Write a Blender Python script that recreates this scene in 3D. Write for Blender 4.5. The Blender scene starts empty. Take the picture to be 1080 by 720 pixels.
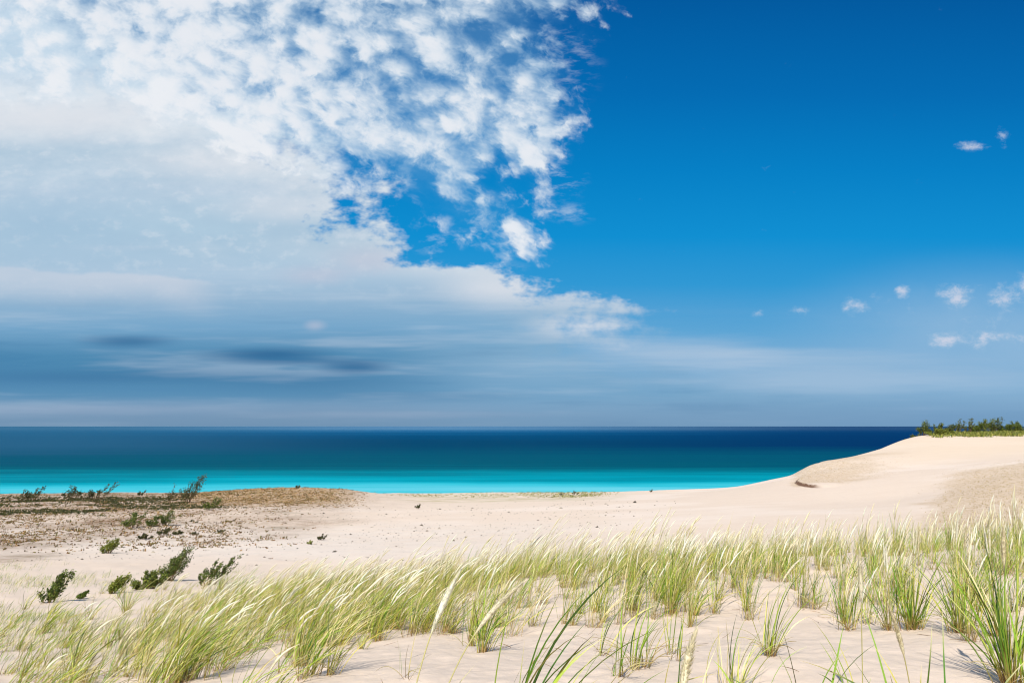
import bpy, math
import numpy as np
R = math.radians
rng = np.random.default_rng(7)
scene = bpy.context.scene
col = scene.collection

# ------------------------------------------------------------------ camera maths
W0, H0, F0, PITCH, HY = 1080.0, 720.0, 720.0, math.atan(89/720), 1.6
CP, SP = math.cos(PITCH), math.sin(PITCH)
def pix(px, py):
    """pixel of the photograph -> (x/y, drop/y) of the ray"""
    u = (px-540)/F0; v = (py-360)/F0
    d = CP+v*SP
    return u/d, -(SP-v*CP)/d
def topix(x, y, z):
    dz = z-HY
    f = y*CP+dz*SP; up = -y*SP+dz*CP
    return 540+F0*x/f, 360-F0*up/f

cam = bpy.data.cameras.new('camera'); cam_o = bpy.data.objects.new('camera', cam); col.objects.link(cam_o)
cam.sensor_width = 36; cam.lens = 36*F0/W0; cam.clip_start = 0.05; cam.clip_end = 300000
cam_o.location = (0, 0, HY); cam_o.rotation_euler = (math.pi/2+PITCH, 0, 0)
scene.camera = cam_o
scene.view_settings.view_transform = 'Standard'; scene.view_settings.look = 'None'
scene.view_settings.exposure = .08; scene.view_settings.gamma = 1
try: scene.view_settings.use_curve_mapping = False
except Exception: pass

def lin(c):
    return tuple((v/255/12.92 if v/255 <= .04045 else ((v/255+.055)/1.055)**2.4) for v in c)

# ------------------------------------------------------------------ noise
def _h(i, j, s):
    n = (i*374761393+j*668265263+s*1442695041) & 0xffffffff
    n = ((n ^ (n >> 13))*1274126177) & 0xffffffff
    return ((n ^ (n >> 16)) & 0xffff)/65535.0
def vnoise(x, y, s=0):
    x = np.asarray(x, float); y = np.asarray(y, float)
    i = np.floor(x).astype(np.int64); j = np.floor(y).astype(np.int64)
    fx = x-i; fy = y-j; fx = fx*fx*fx*(fx*(fx*6-15)+10); fy = fy*fy*fy*(fy*(fy*6-15)+10)
    return ((_h(i, j, s)*(1-fx)+_h(i+1, j, s)*fx)*(1-fy)+(_h(i, j+1, s)*(1-fx)+_h(i+1, j+1, s)*fx)*fy)*2-1
def fbm(x, y, o=4, s=0, g=.5):
    a = 1; t = 0; n = 0
    for k in range(o):
        t = t+a*vnoise(x, y, s+k); n += a; a *= g
        x, y = (x*1.6+y*1.2)+3.7, (y*1.6-x*1.2)+1.3
    return t/n
def sst(a, b, x):
    t = np.clip((np.asarray(x, float)-a)/(b-a), 0, 1); return t*t*(3-2*t)

# ------------------------------------------------------------------ terrain height
CPT = []
def colpts(px, lst):
    for (py, Y) in lst:
        u, s = pix(px, py); CPT.append((u, math.log(Y), s))
for px in (-260, 0):
    colpts(px, [(720,6.6),(690,9),(660,12.5),(640,16),(620,21),(600,28),(580,37),(560,50),(540,68),(528,88),(520.5,112)])
colpts(130, [(720,6.2),(690,8.5),(660,12),(640,15.5),(622,20),(605,27),(580,38),(560,51),(540,69),(527,92),(519,115)])
colpts(210, [(519,112)])
colpts(280, [(720,5.3),(690,7.5),(660,10.5),(637,14.5),(628,17),(613,24),(600,30),(580,39),(560,52),(540,69),(527,90),(514.5,108)])
colpts(340, [(527,90),(514.5,108)])
colpts(375, [(517,110)]); colpts(395, [(519.8,113)])
colpts(420, [(720,4.8),(690,6.6),(660,9.5),(632,13.5),(621,16),(610,24),(590,33),(570,45),(550,60),(530,88),(519.8,118)])
colpts(520, [(519,117)])
colpts(600, [(720,4.5),(690,6),(650,9),(620,12),(608,14.5),(602,22),(582,32),(562,44),(545,58),(530,80),(519,115)])
colpts(660, [(518,112)])
colpts(720, [(718,4.5),(650,8.5),(620,10.5),(602,14),(594,21),(572,34),(550,47),(530,70),(516,105)])
colpts(780, [(512.5,103)]); colpts(812, [(506,102)]); colpts(835, [(500.5,102)]); colpts(850, [(493,102)])
colpts(860, [(720,4.5),(650,8),(620,10),(603,12.5),(592,14.5),(583,22),(562,34),(540,48),(520,68),(506,84),(489,103)])
colpts(878, [(485,106)]); colpts(900, [(481,112)]); colpts(930, [(473,122)])
colpts(960, [(720,4.5),(650,7.8),(612,10.5),(592,13.5),(578,22),(552,36),(523,60),(492,90),(463,135)])
colpts(980, [(459,145)]); colpts(1000, [(458,150)])
colpts(1080, [(720,4.6),(650,7.6),(602,11),(585,14),(567,22),(547,33),(522,46),(502,60),(487,76),(476,100),(457,152)])
colpts(1330, [(720,4.8),(650,7.6),(602,11),(585,14),(567,22),(547,33),(522,46),(502,60),(487,76),(476,100),(456,152)])
for px, z in ((-260,-.3),(0,-.3),(270,-.12),(540,0),(810,.03),(1080,.05),(1330,.05)):
    u = pix(px, 720)[0]; CPT.append((u, math.log(2.6), (HY-z)/2.6))
CPT = np.array(CPT)
KS = 1.15        # stretch of ln(Y) against x/y
def _phi(r2): return 0.5*r2*np.log(r2+1e-12)
def _fit():
    P = np.c_[CPT[:,0], CPT[:,1]/KS]; n = len(P)
    d2 = ((P[:,None]-P[None])**2).sum(-1); K = _phi(d2)+np.eye(n)*2e-5
    Q = np.c_[np.ones(n), P]; A = np.block([[K, Q],[Q.T, np.zeros((3,3))]])
    # interpolate log of slope + offset to keep far slopes precise
    w = np.linalg.solve(A, np.r_[CPT[:,2], np.zeros(3)]); return P, w
TP, TW = _fit()
def slope(u, lY):
    sh = np.shape(u); u = np.ravel(u); l = np.ravel(lY)/KS; out = np.empty(len(u))
    for a in range(0, len(u), 20000):
        b = slice(a, a+20000)
        d2 = (u[b,None]-TP[:,0])**2+(l[b,None]-TP[:,1])**2
        out[b] = _phi(d2)@TW[:-3]+TW[-3]+TW[-2]*u[b]+TW[-1]*l[b]
    return out.reshape(sh)
EX = [pix(p, 500)[0] for p in (-300,0,130,210,280,340,375,395,420,520,600,660,720,780,835,860,878,900,930,960,980,1000,1080,1400)]
EY = [112,112,115,112,108,108,110,113,118,117,115,112,105,103,102,103,106,112,122,138,150,158,164,170]
WZ = -60.0
def height(x, y, detail=True):
    x = np.asarray(x, float); y = np.asarray(y, float)
    r = np.hypot(x, y); a = np.arctan2(x, y)
    ac = np.clip(a, -R(46), R(46))
    Y = r*np.cos(ac); u = np.tan(ac)
    u2 = np.clip(u, -1.0, 1.0)
    ye = np.interp(u, EX, EY)
    behind = sst(R(60), R(120), np.abs(a))
    Yc = np.clip(Y, 2.6, ye)
    z = HY-slope(u2, np.log(Yc))*Yc
    # behind the viewer the dune goes on level
    zb = 0.1*np.sin(x*.11)+.25*np.sin(y*.07+1)
    z = z*(1-behind)+zb*behind
    over = np.maximum(Y-ye, 0)
    # steep bluff down to the lake, rounded lip
    soft = np.where(over < 4, over*over/8*.7, (over-2)*.7)
    rolloff = sst(.55, .62, u)
    soft = soft*(1-rolloff)+rolloff*np.where(over > 45, (over-45)*.7+2.4, over*.055)
    z = z-soft*(1-behind)-behind*np.maximum(r-170, 0)*.6
    z = np.maximum(z, WZ-6)
    if detail:
        near = sst(60, 15, r)
        z = z+near*(.05*fbm(x*.9, y*.9, 3, 5)+.024*fbm(x*3.1, y*3.1, 3, 11)+.006*fbm(x*11, y*11, 2, 21))
        lft = sst(.05, -.25, u)
        mid = sst(18, 40, r)*sst(118, 90, r)
        z = z+mid*(.10*lft+.02)*fbm(x*.25, y*.25, 4, 31)
        kn = lft*sst(60, 80, Y)*sst(.0, -.1, u)
        z = z+kn*(.07*fbm(x*.8, y*.8, 3, 41))*sst(ye+6, ye, Y)
        z = z+(.16*sst(.38,.43,u)*sst(.60,.50,u)*sst(74,82,Y)*sst(112,104,Y)+.11*sst(.60,.72,u)*sst(24,34,Y)*sst(90,76,Y))*fbm(x*.35, y*.35, 4, 61)
        # small wind-cut scarp on the shoulder of the right dune
        qx, qy = u, Y
        e = np.hypot((u-.455)/.045, (Y-84)/10.0)
        z = z+.28*sst(1.06, .97, e)*sst(.50, .42, u)
    return z

# ------------------------------------------------------------------ helpers
def mat_new(name):
    m = bpy.data.materials.new(name); m.use_nodes = True
    nt = m.node_tree; nt.nodes.clear(); return m, nt
class S:                      # tiny node-expression wrapper
    nt = None
    def __init__(s, k): s.k = k
    def _m(a, op, *o, clamp=False):
        n = S.nt.nodes.new('ShaderNodeMath'); n.operation = op; n.use_clamp = clamp
        for i, v in enumerate((a,)+o):
            if isinstance(v, S): S.nt.links.new(v.k, n.inputs[i])
            else: n.inputs[i].default_value = float(v)
        return S(n.outputs[0])
    def __add__(a, b): return a._m('ADD', b)
    __radd__ = __add__
    def __sub__(a, b): return a._m('SUBTRACT', b)
    def __rsub__(a, b): return S.c(b)._m('SUBTRACT', a)
    def __mul__(a, b): return a._m('MULTIPLY', b)
    __rmul__ = __mul__
    def __truediv__(a, b): return a._m('DIVIDE', b)
    def __rtruediv__(a, b): return S.c(b)._m('DIVIDE', a)
    def mx(a, b): return a._m('MAXIMUM', b)
    def mn(a, b): return a._m('MINIMUM', b)
    def pw(a, b): return a._m('POWER', b)
    def ln(a): return a._m('LOGARITHM', math.e)
    def sat(a): return a._m('ADD', 0.0, clamp=True)
    def ss(a, lo, hi):
        n = S.nt.nodes.new('ShaderNodeMapRange'); n.interpolation_type = 'SMOOTHSTEP'
        S.nt.links.new(a.k, n.inputs['Value'])
        if lo < hi: v = (lo, hi, 0, 1)
        else: v = (hi, lo, 1, 0)
        for nm, q in zip(('From Min','From Max','To Min','To Max'), v): n.inputs[nm].default_value = q
        return S(n.outputs[0])
    @staticmethod
    def c(v):
        n = S.nt.nodes.new('ShaderNodeValue'); n.outputs[0].default_value = v; return S(n.outputs[0])
def vec(x, y, z=0.0):
    n = S.nt.nodes.new('ShaderNodeCombineXYZ')
    for i, v in enumerate((x, y, z)):
        if isinstance(v, S): S.nt.links.new(v.k, n.inputs[i])
        else: n.inputs[i].default_value = v
    return n.outputs[0]
def sep(sock):
    n = S.nt.nodes.new('ShaderNodeSeparateXYZ'); S.nt.links.new(sock, n.inputs[0]); return S(n.outputs[0]), S(n.outputs[1]), S(n.outputs[2])
def noise(v, scale, detail=3, rough=.5, dist=0.0, lac=2.0):
    n = S.nt.nodes.new('ShaderNodeTexNoise'); S.nt.links.new(v, n.inputs['Vector'])
    n.inputs['Scale'].default_value = scale; n.inputs['Detail'].default_value = detail
    n.inputs['Roughness'].default_value = rough; n.inputs['Distortion'].default_value = dist
    n.inputs['Lacunarity'].default_value = lac
    return S(n.outputs[0])
def mixc(f, a, b, mode='MIX'):
    n = S.nt.nodes.new('ShaderNodeMix'); n.data_type = 'RGBA'; n.blend_type = mode; n.clamp_factor = True
    if isinstance(f, S): S.nt.links.new(f.k, n.inputs[0])
    else: n.inputs[0].default_value = f
    for i, v in ((6, a), (7, b)):
        if isinstance(v, tuple): n.inputs[i].default_value = (*v[:3], 1)
        else: S.nt.links.new(v, n.inputs[i])
    return n.outputs[2]
def ramp(f, pts, interp='LINEAR'):
    n = S.nt.nodes.new('ShaderNodeValToRGB'); n.color_ramp.interpolation = interp
    S.nt.links.new(f.k, n.inputs[0]); e = n.color_ramp.elements
    e[0].position, e[0].color = pts[0][0], (*pts[0][1], 1)
    e[1].position, e[1].color = pts[-1][0], (*pts[-1][1], 1)
    for p, c in pts[1:-1]:
        q = e.new(p); q.color = (*c, 1)
    return n.outputs[0]
def fcurve(f, pts):
    """piecewise curve y(x) on the unit square"""
    n = S.nt.nodes.new('ShaderNodeFloatCurve'); S.nt.links.new(f.k, n.inputs['Value'])
    c = n.mapping.curves[0]; pts = sorted(pts)
    c.points[0].location = pts[0]; c.points[1].location = pts[-1]
    for p in pts[1:-1]: c.points.new(*p)
    for p in c.points: p.handle_type = 'AUTO_CLAMPED'
    n.mapping.update(); return S(n.outputs[0])

def make_mesh(name, V, F, m, parent=None, cols=None, smooth=True, extra=None):
    """V (n,3); F list of arrays (k,3|4)"""
    me = bpy.data.meshes.new(name)
    V = np.asarray(V, np.float32)
    if not isinstance(F, list): F = [F]
    F = [f for f in F if len(f)]
    sizes = np.concatenate([np.full(len(f), f.shape[1]) for f in F]); flat = np.concatenate([f.ravel() for f in F])
    me.vertices.add(len(V)); me.vertices.foreach_set('co', V.ravel())
    me.loops.add(len(flat)); me.loops.foreach_set('vertex_index', flat.astype(np.int32))
    me.polygons.add(len(sizes)); st = np.r_[0, np.cumsum(sizes)[:-1]].astype(np.int32)
    me.polygons.foreach_set('loop_start', st)
    me.update(calc_edges=True)
    if smooth: me.polygons.foreach_set('use_smooth', np.ones(len(sizes), bool))
    if cols is not None:
        a = me.color_attributes.new('Col', 'FLOAT_COLOR', 'POINT')
        c = np.c_[cols, np.ones(len(V))].astype(np.float32); a.data.foreach_set('color', c.ravel())
    if extra:
        for k, v in extra.items():
            a = me.attributes.new(k, 'FLOAT', 'POINT'); a.data.foreach_set('value', np.asarray(v, np.float32))
    me.validate(); me.materials.append(m)
    o = bpy.data.objects.new(name, me); col.objects.link(o)
    if parent: o.parent = parent
    return o
def tag(o, label=None, cat=None, group=None, kind=None):
    for k, v in (('label', label), ('category', cat), ('group', group), ('kind', kind)):
        if v: o[k] = v
    return o
def empty(name, loc, rz=0.0):
    o = bpy.data.objects.new(name, None); o.empty_display_size = .1; col.objects.link(o)
    o.location = loc; o.rotation_euler = (0, 0, rz); return o

# ------------------------------------------------------------------ world
SUN_EL, SUN_AZ = R(47), R(194)      # azimuth clockwise from +Y (behind the camera, a little left)
w = bpy.data.worlds.new('World'); scene.world = w; w.use_nodes = True
nt = w.node_tree; nt.nodes.clear(); S.nt = nt
SKY = 0.1
sky = nt.nodes.new('ShaderNodeTexSky'); sky.sky_type = 'NISHITA'; sky.sun_disc = False
sky.sun_elevation = SUN_EL; sky.sun_rotation = SUN_AZ; sky.altitude = 200; sky.air_density = 1.0; sky.dust_density = .6; sky.ozone_density = 2.5
tc = nt.nodes.new('ShaderNodeTexCoord')
dx, dy, dz = sep(tc.outputs['Generated'])
fy = dy.mx(.12)
X = dx/fy; Z = dz/fy                       # cloud deck coordinates ahead of the viewer
front = dy.ss(.05, .35)
def PZ(px, py): a, b = pix(px, py); return a, -b
ZM = .85
def zn(z): return z/ZM
def xn(x): return (x+1.2)/2.4
Zn = (Z/ZM).sat(); 
def edge_x(pts):                           # X of an edge as a function of Z
    q = []
    for p in pts:
        a, b = PZ(*p); q.append((min(max(zn(b), 0), 1), xn(a)))
    return fcurve(Zn, q)*2.4-1.2
def edge_z(pts):
    q = []
    for p in pts:
        a, b = PZ(*p); q.append((xn(a), zn(b)))
    return fcurve(((X+1.2)/2.4).sat(), q)*ZM
P1 = vec(X, Z*1.6, 0.3)
P2 = vec(X, Z*3.5, 1.7)
n_big = noise(P2, 3.2, 4, .6)
n_mid = noise(P1, 9, 4, .6)
n_fine = noise(P1, 30, 3, .62)
n_str = noise(vec(X*.7, Z*9, 2.2), 3.0, 4, .6)
zpy = lambda py: PZ(540, py)[1]

def zramp(pts):                            # colour against photo height
    return ramp(Zn, sorted([(zn(zpy(py)), lin(c)) for py, c in pts]))
# clear blue
blueR = zramp([(449,(112,156,192)),(430,(118,163,200)),(400,(122,170,208)),(375,(116,170,211)),(350,(92,164,212)),(300,(45,152,212)),(250,(8,143,210)),(180,(0,128,198)),(100,(0,108,180)),(0,(0,90,160))])
n = nt.nodes.new('ShaderNodeHueSaturation'); nt.links.new(sky.outputs[0], n.inputs['Color']); n.inputs['Saturation'].default_value = 1.35; n.inputs['Value'].default_value = SKY
nish = n.outputs[0]
clear = mixc(.96, nish, blueR)
# high thin veil in the lower right
veil = (n_str.ss(.45, .75))*Z.ss(zpy(300), zpy(420))*.35
clear = mixc(veil, clear, lin((150,185,215)))

# sheet of stratus
sx = edge_x([(1080,449),(1000,430),(870,402),(800,385),(735,362),(688,340),(652,318),(612,300),(545,287),(480,275),(440,258),(420,235),(408,208),(400,180),(375,140),(320,100),(240,60),(140,0),(-10,-90)])
dS = sx-X
wid = Z.ss(zpy(300), zpy(400))*.28+.10+Z.ss(zpy(220), zpy(60))*.20
nearedge = (n_mid-.5)*.36+(n_fine-.5)*.24+(n_str-.5)*.30*Z.ss(zpy(270), zpy(350))
mS = ((dS+nearedge)/wid).sat(); mS = mS.ss(0, 1)*(0.55+.45*Z.ss(zpy(445), zpy(370)))
mS = mS.sat()
shc = zramp([(449,(104,140,172)),(440,(122,150,180)),(430,(125,155,186)),(418,(70,130,171)),(400,(66,126,168)),(375,(80,138,178)),(345,(118,166,202)),(315,(148,182,210)),(290,(172,198,220)),(240,(176,203,222)),(200,(188,208,225)),(140,(212,224,234)),(90,(222,230,238)),(0,(218,228,238)),(-60,(205,215,228))])
# lighter towards the sheet's free edge
rim = dS.ss(.30, .02)*Z.ss(zpy(395), zpy(330))
shc = mixc(rim*(.45+.5*(n_mid-.3)), shc, lin((222,226,232)))
lowr = (X.ss(PZ(330,0)[0], PZ(600,0)[0]))*Z.ss(zpy(300), zpy(350))
shc = mixc(lowr*.7, shc, lin((130,175,208)))
# grey folds
fold = (n_big.ss(.40, .72)); 
shc = mixc(fold*.60*Z.ss(zpy(330), zpy(240)), shc, lin((160,190,213)))
shc = mixc((n_str.ss(.48, .70))*.34, shc, lin((196,210,226)))
shc = mixc(n_str.ss(.47, .30)*.45*Z.ss(zpy(300), zpy(380)), shc, lin((62,122,168)))
shc = mixc(n_fine.ss(.5, .72)*.35*Z.ss(zpy(340), zpy(240)), shc, lin((226,231,238)))
shc = mixc(n_fine.ss(.5, .30)*.30*Z.ss(zpy(340), zpy(200)), shc, lin((170,196,217)))
lump = n_mid.ss(.55, .8)*Z.ss(zpy(330), zpy(150))
shc = mixc(lump*.45, shc, lin((238,240,244)))
# pale ledge line at left
lz = edge_z([(-200,268),(0,280),(70,283),(150,284),(200,292),(245,303),(300,330),(1200,330)])
led = ((Z-lz+(n_mid-.5)*.02)._m('MULTIPLY', -1)).ss(0, .0)
ldf = lz-Z+(n_mid-.5)*.03
led = ldf.ss(0.0, .006)*ldf.ss(.07, .006)*X.ss(PZ(262,0)[0], PZ(200,0)[0])
shc = mixc(led*.6, shc, lin((206,212,224)))
XZ = vec(X, Z, 0)
def blob(px, py, rx, ry, soft=1.0, nz=None, amp=.6):
    a, b = PZ(px, py); sx_, sy_ = F0/rx, F0/ry
    n = nt.nodes.new('ShaderNodeVectorMath'); n.operation = 'MULTIPLY_ADD'; nt.links.new(XZ, n.inputs[0])
    n.inputs[1].default_value = (sx_, sy_, 0); n.inputs[2].default_value = (-a*sx_, -b*sy_, 0)
    m = nt.nodes.new('ShaderNodeVectorMath'); m.operation = 'LENGTH'; nt.links.new(n.outputs[0], m.inputs[0])
    d = S(m.outputs['Value'])
    if nz is not None: d = nz._m('MULTIPLY_ADD', -amp, d)+amp*.5
    return d.ss(1.2, 0.0)
for (px, py, rx, ry, k) in ((135,360,60,9,.65),(285,374,78,10,.8),(375,387,42,8,.75),(330,381,90,5,.4),(90,398,190,11,.45),(330,405,160,14,.3),(440,418,150,8,.3)):
    shc = mixc(blob(px, py, rx, ry, nz=n_str, amp=.9)*k, shc, lin((40,100,148)))
for (px, py, rx, ry, k) in ((332,343,14,7,.5),(335,290,50,14,.5),(60,432,230,7,.45),(420,437,200,5,.4),(390,275,60,20,.5)):
    shc = mixc(blob(px, py, rx, ry, nz=n_mid, amp=.5)*k, shc, lin((190,195,214)))
for (px, py, rx, ry, k) in ((40,235,190,75,.55),(300,235,120,40,.25),(560,385,150,30,.35)):
    shc = mixc(blob(px, py, rx, ry, nz=n_big, amp=.5)*k, shc, lin((158,190,216)))
for (px, py, rx, ry, k) in ((60,125,200,32,.7),(240,170,130,26,.5),(620,345,75,16,.75),(530,305,90,20,.6),(660,365,50,10,.5),(300,220,90,18,.4)):
    shc = mixc(blob(px, py, rx, ry, nz=n_big, amp=.6)*k, shc, lin((226,228,234)))
skyc = mixc(mS, clear, shc)

# altocumulus in the upper middle
rx_ = edge_x([(680,-90),(655,0),(640,50),(622,100),(612,150),(598,190),(588,225),(578,250),(568,272),(520,290),(400,449)])
lz_ = edge_z([(-400,100),(150,130),(300,180),(345,205),(400,218),(440,236),(480,250),(520,268),(545,280),(568,288),(605,285),(650,220),(1200,80)])
cp = vec(X*1.0+(n_mid-.5)*.06, Z*1.15+X*.25, 5.1)
a1 = noise(cp, 21, 4, .6)
a2 = noise(cp, 6.5, 3, .55)
a3 = noise(cp, 64, 2, .6)
mR = (rx_-X+(a2-.5)*.34+(a1-.5)*.16).ss(-.01, .10)
mL = (Z-lz_+(a2-.5)*.10+(a1-.5)*.10).ss(-.015, .075)
vn = nt.nodes.new('ShaderNodeTexVoronoi'); vn.feature = 'SMOOTH_F1'; vn.inputs['Scale'].default_value = 27; vn.inputs['Smoothness'].default_value = .9
ds_ = (a1-.5)*.05; nt.links.new(vec(X+ds_+(a2-.5)*.06, Z*1.25+X*.3+ds_, 1.1), vn.inputs['Vector']); vr = S(vn.outputs['Distance'])
puff = a1*.56+a2*.36+a3*.14+(.34-vr)*.30-.005
core = blob(565, 210, 60, 90)*.10+blob(505,120,70,70)*.05
cov = (X.ss(PZ(560,0)[0], PZ(200,0)[0]))*.13
thr = puff+core+cov
body = mR*mL*(front)
aC = (thr+(body-1)*.20).ss(.33, .66)*body.ss(.0, .3)
aL = (thr-.5).ss(-.10, .24)
acc = mixc(aL, lin((172,206,230)), lin((236,239,244)))
skyc = mixc(body*body*.24, skyc, lin((120,178,216)))
skyc = mixc(aC*.94, skyc, acc)
# wisps right of it and in the gap
wz = noise(vec(X+Z*1.4, Z*2.5-X*.5, 3.0), 16, 4, .65)
wis = blob(590,190,32,26)+blob(600,225,34,14)*.7+blob(470,255,60,16)*.8+blob(500,282,60,10)*.9+blob(600,60,40,60)*.6
skyc = mixc((wis*wz.ss(.48,.72)).sat()*.65, skyc, lin((205,220,235)))
# small cumulus to the right
cz = noise(vec(X+n_fine*.02, Z*1.4, 7.0), 26, 5, .66)
cu = None
for (px, py, rx, ry, k) in ((899,322,30,17,1),(843,328,20,12,.75),(800,333,18,11,.65),(928,314,26,11,.6),(951,307,15,12,.9),(1003,310,44,24,1),(1058,316,54,26,1),(1084,300,26,22,1),(1000,357,40,15,1.0),(1045,350,80,34,.72),(1026,153,28,13,.85),(1058,143,22,14,.75),(940,330,70,20,.35)):
    b = blob(px, py, rx, ry)*k; cu = b if cu is None else cu.mx(b)
skyc = mixc(blob(1050,352,230,85)*(.4+.5*n_mid), skyc, lin((150,186,218)))
skyc = mixc(blob(720,372,120,22,nz=n_str,amp=1.6)*.75+blob(860,395,190,32,nz=n_str,amp=1.6)*.6, skyc, lin((166,193,219)))
cm = (cu*1.55+(cz-.3)*4.2-1.55).ss(0, 1.5)
skyc = mixc(cm*.85, skyc, mixc(cm, lin((165,196,222)), lin((214,216,230))))
# haze along the horizon
hz = Z.ss(.055, 0)
skyc = mixc(hz*.55, skyc, mixc(X.ss(-.4,.9), lin((116,146,176)), lin((112,150,190))))
rest = mixc(n_big.ss(.5,.75)*.4, nish, (0.55,.6,.66))
rest = mixc(dz.ss(0, -.03), rest, (.10,.13,.16))
def backg(c):
    n = nt.nodes.new('ShaderNodeVectorMath'); n.operation = 'SCALE'; nt.links.new(c, n.inputs[0]); n.inputs['Scale'].default_value = .95/SKY
    b = nt.nodes.new('ShaderNodeBackground'); b.inputs['Strength'].default_value = SKY; nt.links.new(n.outputs[0], b.inputs['Color']); return b.outputs[0]
bg = nt.nodes.new('ShaderNodeMixShader'); fk = front*dz.ss(-.03, -.001)
nt.links.new(fk.k, bg.inputs[0]); nt.links.new(backg(rest), bg.inputs[1]); nt.links.new(backg(skyc), bg.inputs[2])
w.cycles.sampling_method = 'NONE'
scene.cycles.max_bounces = 5; scene.cycles.diffuse_bounces = 3; scene.cycles.glossy_bounces = 2; scene.cycles.transmission_bounces = 3
scene.cycles.filter_width = 1.15; scene.cycles.use_adaptive_sampling = True; scene.cycles.adaptive_threshold = .012; scene.cycles.adaptive_min_samples = 12
wo = nt.nodes.new('ShaderNodeOutputWorld'); nt.links.new(bg.outputs[0], wo.inputs['Surface'])

sl = bpy.data.lights.new('sun', 'SUN'); sl.energy = 5.0; sl.angle = R(.53); sl.color = (1, .95, .86)
so = bpy.data.objects.new('sun', sl); col.objects.link(so)
from mathutils import Vector
sd = Vector((math.sin(SUN_AZ)*math.cos(SUN_EL), math.cos(SUN_AZ)*math.cos(SUN_EL), math.sin(SUN_EL)))
so.rotation_euler = sd.to_track_quat('Z', 'Y').to_euler(); so.location = (0, -30, 40)

# ------------------------------------------------------------------ terrain mesh
def cat_(*a): return np.concatenate(a)
ang = cat_(np.linspace(-180, -44, 60)[:-1], np.linspace(-44, 44, 861)[:-1], np.linspace(44, 180, 60))
rad = cat_([0.05, .5, 1.0, 1.5], np.geomspace(2.0, 175, 560), np.geomspace(177, 330, 40))
A, RR = np.meshgrid(R(1)*ang, rad)
TX, TY = RR*np.sin(A), RR*np.cos(A)
TZ = height(TX, TY)
na, nr = len(ang), len(rad)
idx = np.arange(na*nr).reshape(nr, na)
F = np.stack([idx[:-1,:-1], idx[:-1,1:], idx[1:,1:], idx[1:,:-1]], -1).reshape(-1, 4)[:, ::-1]
px_, py_ = topix(TX, np.maximum(TY, .5), TZ)
u_ = TX/np.maximum(TY, .5); frontm = (TY > 2)
def sstn(a, b, x): return sst(a, b, x)
# vegetation litter of the left plateau, knoll, right stubble, all as ground cover masks
lnz = fbm(TX*.12, TY*.12, 4, 77)
warm = frontm*sst(.42, .62, u_)*sst(80, 110, TY)
lit = sst(430, 270, px_)*sst(27, 38, TY+9*lnz-np.clip(px_,0,400)/250*17)*sst(125, 118, TY)*frontm
lit = np.clip(lit*(.75+.6*lnz)+.25*sst(500,380,px_)*sst(70,95,TY)*frontm, 0, 1)
knoll = sst(-.52, -.42, u_+.05*lnz)*sst(-.20, -.27, u_)*sst(76, 90, TY+4*lnz)*sst(118, 112, TY)*frontm
mat_d = sst(-.42, -.56, u_)*sst(66, 84, TY+9*lnz)*sst(112, 104, TY)*frontm
bx = (TX/np.maximum(TY,.5))
lz2 = fbm(TX*.5, TY*.5, 3, 78)
stub = frontm*sst(.615, .655, bx+.03*lnz+.02*lz2+.0015*(70-TY))*sst(80, 76, TY-24*(bx-.75)+5*lnz+2*lz2)*sst(24, 34, TY)
e_ = np.hypot((bx-.455)/.045, (TY-84)/10.0)
stub2 = frontm*sst(.400,.412,bx+.01*lz2)*sst(.56,.49,bx+.04*lnz+.02*lz2)*sst(76,78.5,TY+3*lnz+2*lz2)*sst(116,108,TY)
strip = frontm*sst(-.20,-.10,bx)*sst(.20,.10,bx)*sst(86,93,TY+2*lnz+20*np.maximum(bx,0))
far_r = frontm*sst(.60,.64,bx)*sst(138,148,TY+3*lnz)
scp = frontm*sst(1.09,1.05,e_+.03*lz2)*sst(.96,.99,e_+.03*lz2)*sst(.448,.430,bx)*sst(90, 84, TY)
pale = frontm*sst(.25,-.1,bx)*sst(30,38,TY+4*lnz)*sst(62,50,TY+5*lnz)
keep = {k: v.ravel() for k, v in dict(litter=lit, knoll=knoll, mats=mat_d, stubble=np.maximum(stub, .95*stub2), strip=np.maximum(strip, 0), farveg=far_r, scarp=scp, pale=pale, warm=warm).items()}

m_sand, nt = mat_new('dune_sand'); S.nt = nt
geo = nt.nodes.new('ShaderNodeNewGeometry'); pos = geo.outputs['Position']; gx, gy, gz = sep(pos)
def attr(name):
    n = nt.nodes.new('ShaderNodeAttribute'); n.attribute_name = name; return S(n.outputs['Fac'])
base = mixc(noise(pos, .12, 4, .6), (.665,.535,.425), (.725,.59,.472))
base = mixc(noise(pos, 3, 4, .65).ss(.35,.7)*.18, base, (.57,.45,.355))
gr = noise(pos, 140, 3, .7)
base = mixc(gr.ss(.5,.7)*.16, base, (.50,.39,.305))
base = mixc(gr.ss(.42,.3)*.3, base, (.78,.66,.555))
ps = vec(gx*.5, gy, gz)
sw = noise(vec(gx+gy*.3, gy, gz), .045, 3, .6).ss(.5,.6)
base = mixc(sw*.5, base, (.76,.645,.55))
base = mixc(attr('warm')*.7, base, (.70,.555,.405))
base = mixc(noise(vec(gx*.4, gy, gz), .6, 5, .65).ss(.45,.7)*.22, base, (.62,.485,.37))
base = mixc(attr('pale')*noise(ps, 1.3, 4, .75).ss(.50,.62)*.45, base, (.50,.43,.36))
base = mixc(attr('pale')*(.45+.35*noise(pos,.5,4).ss(.4,.6)), base, (.69,.59,.50))
# scattered debris specks on the flat
sp = noise(pos, 3.4, 4, .72); sp2 = noise(pos, 1.1, 3, .6)
base = mixc(attr('pale')*sp.ss(.60,.68)*sp2.ss(.42,.58)*.8, base, (.22,.20,.17))
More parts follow.
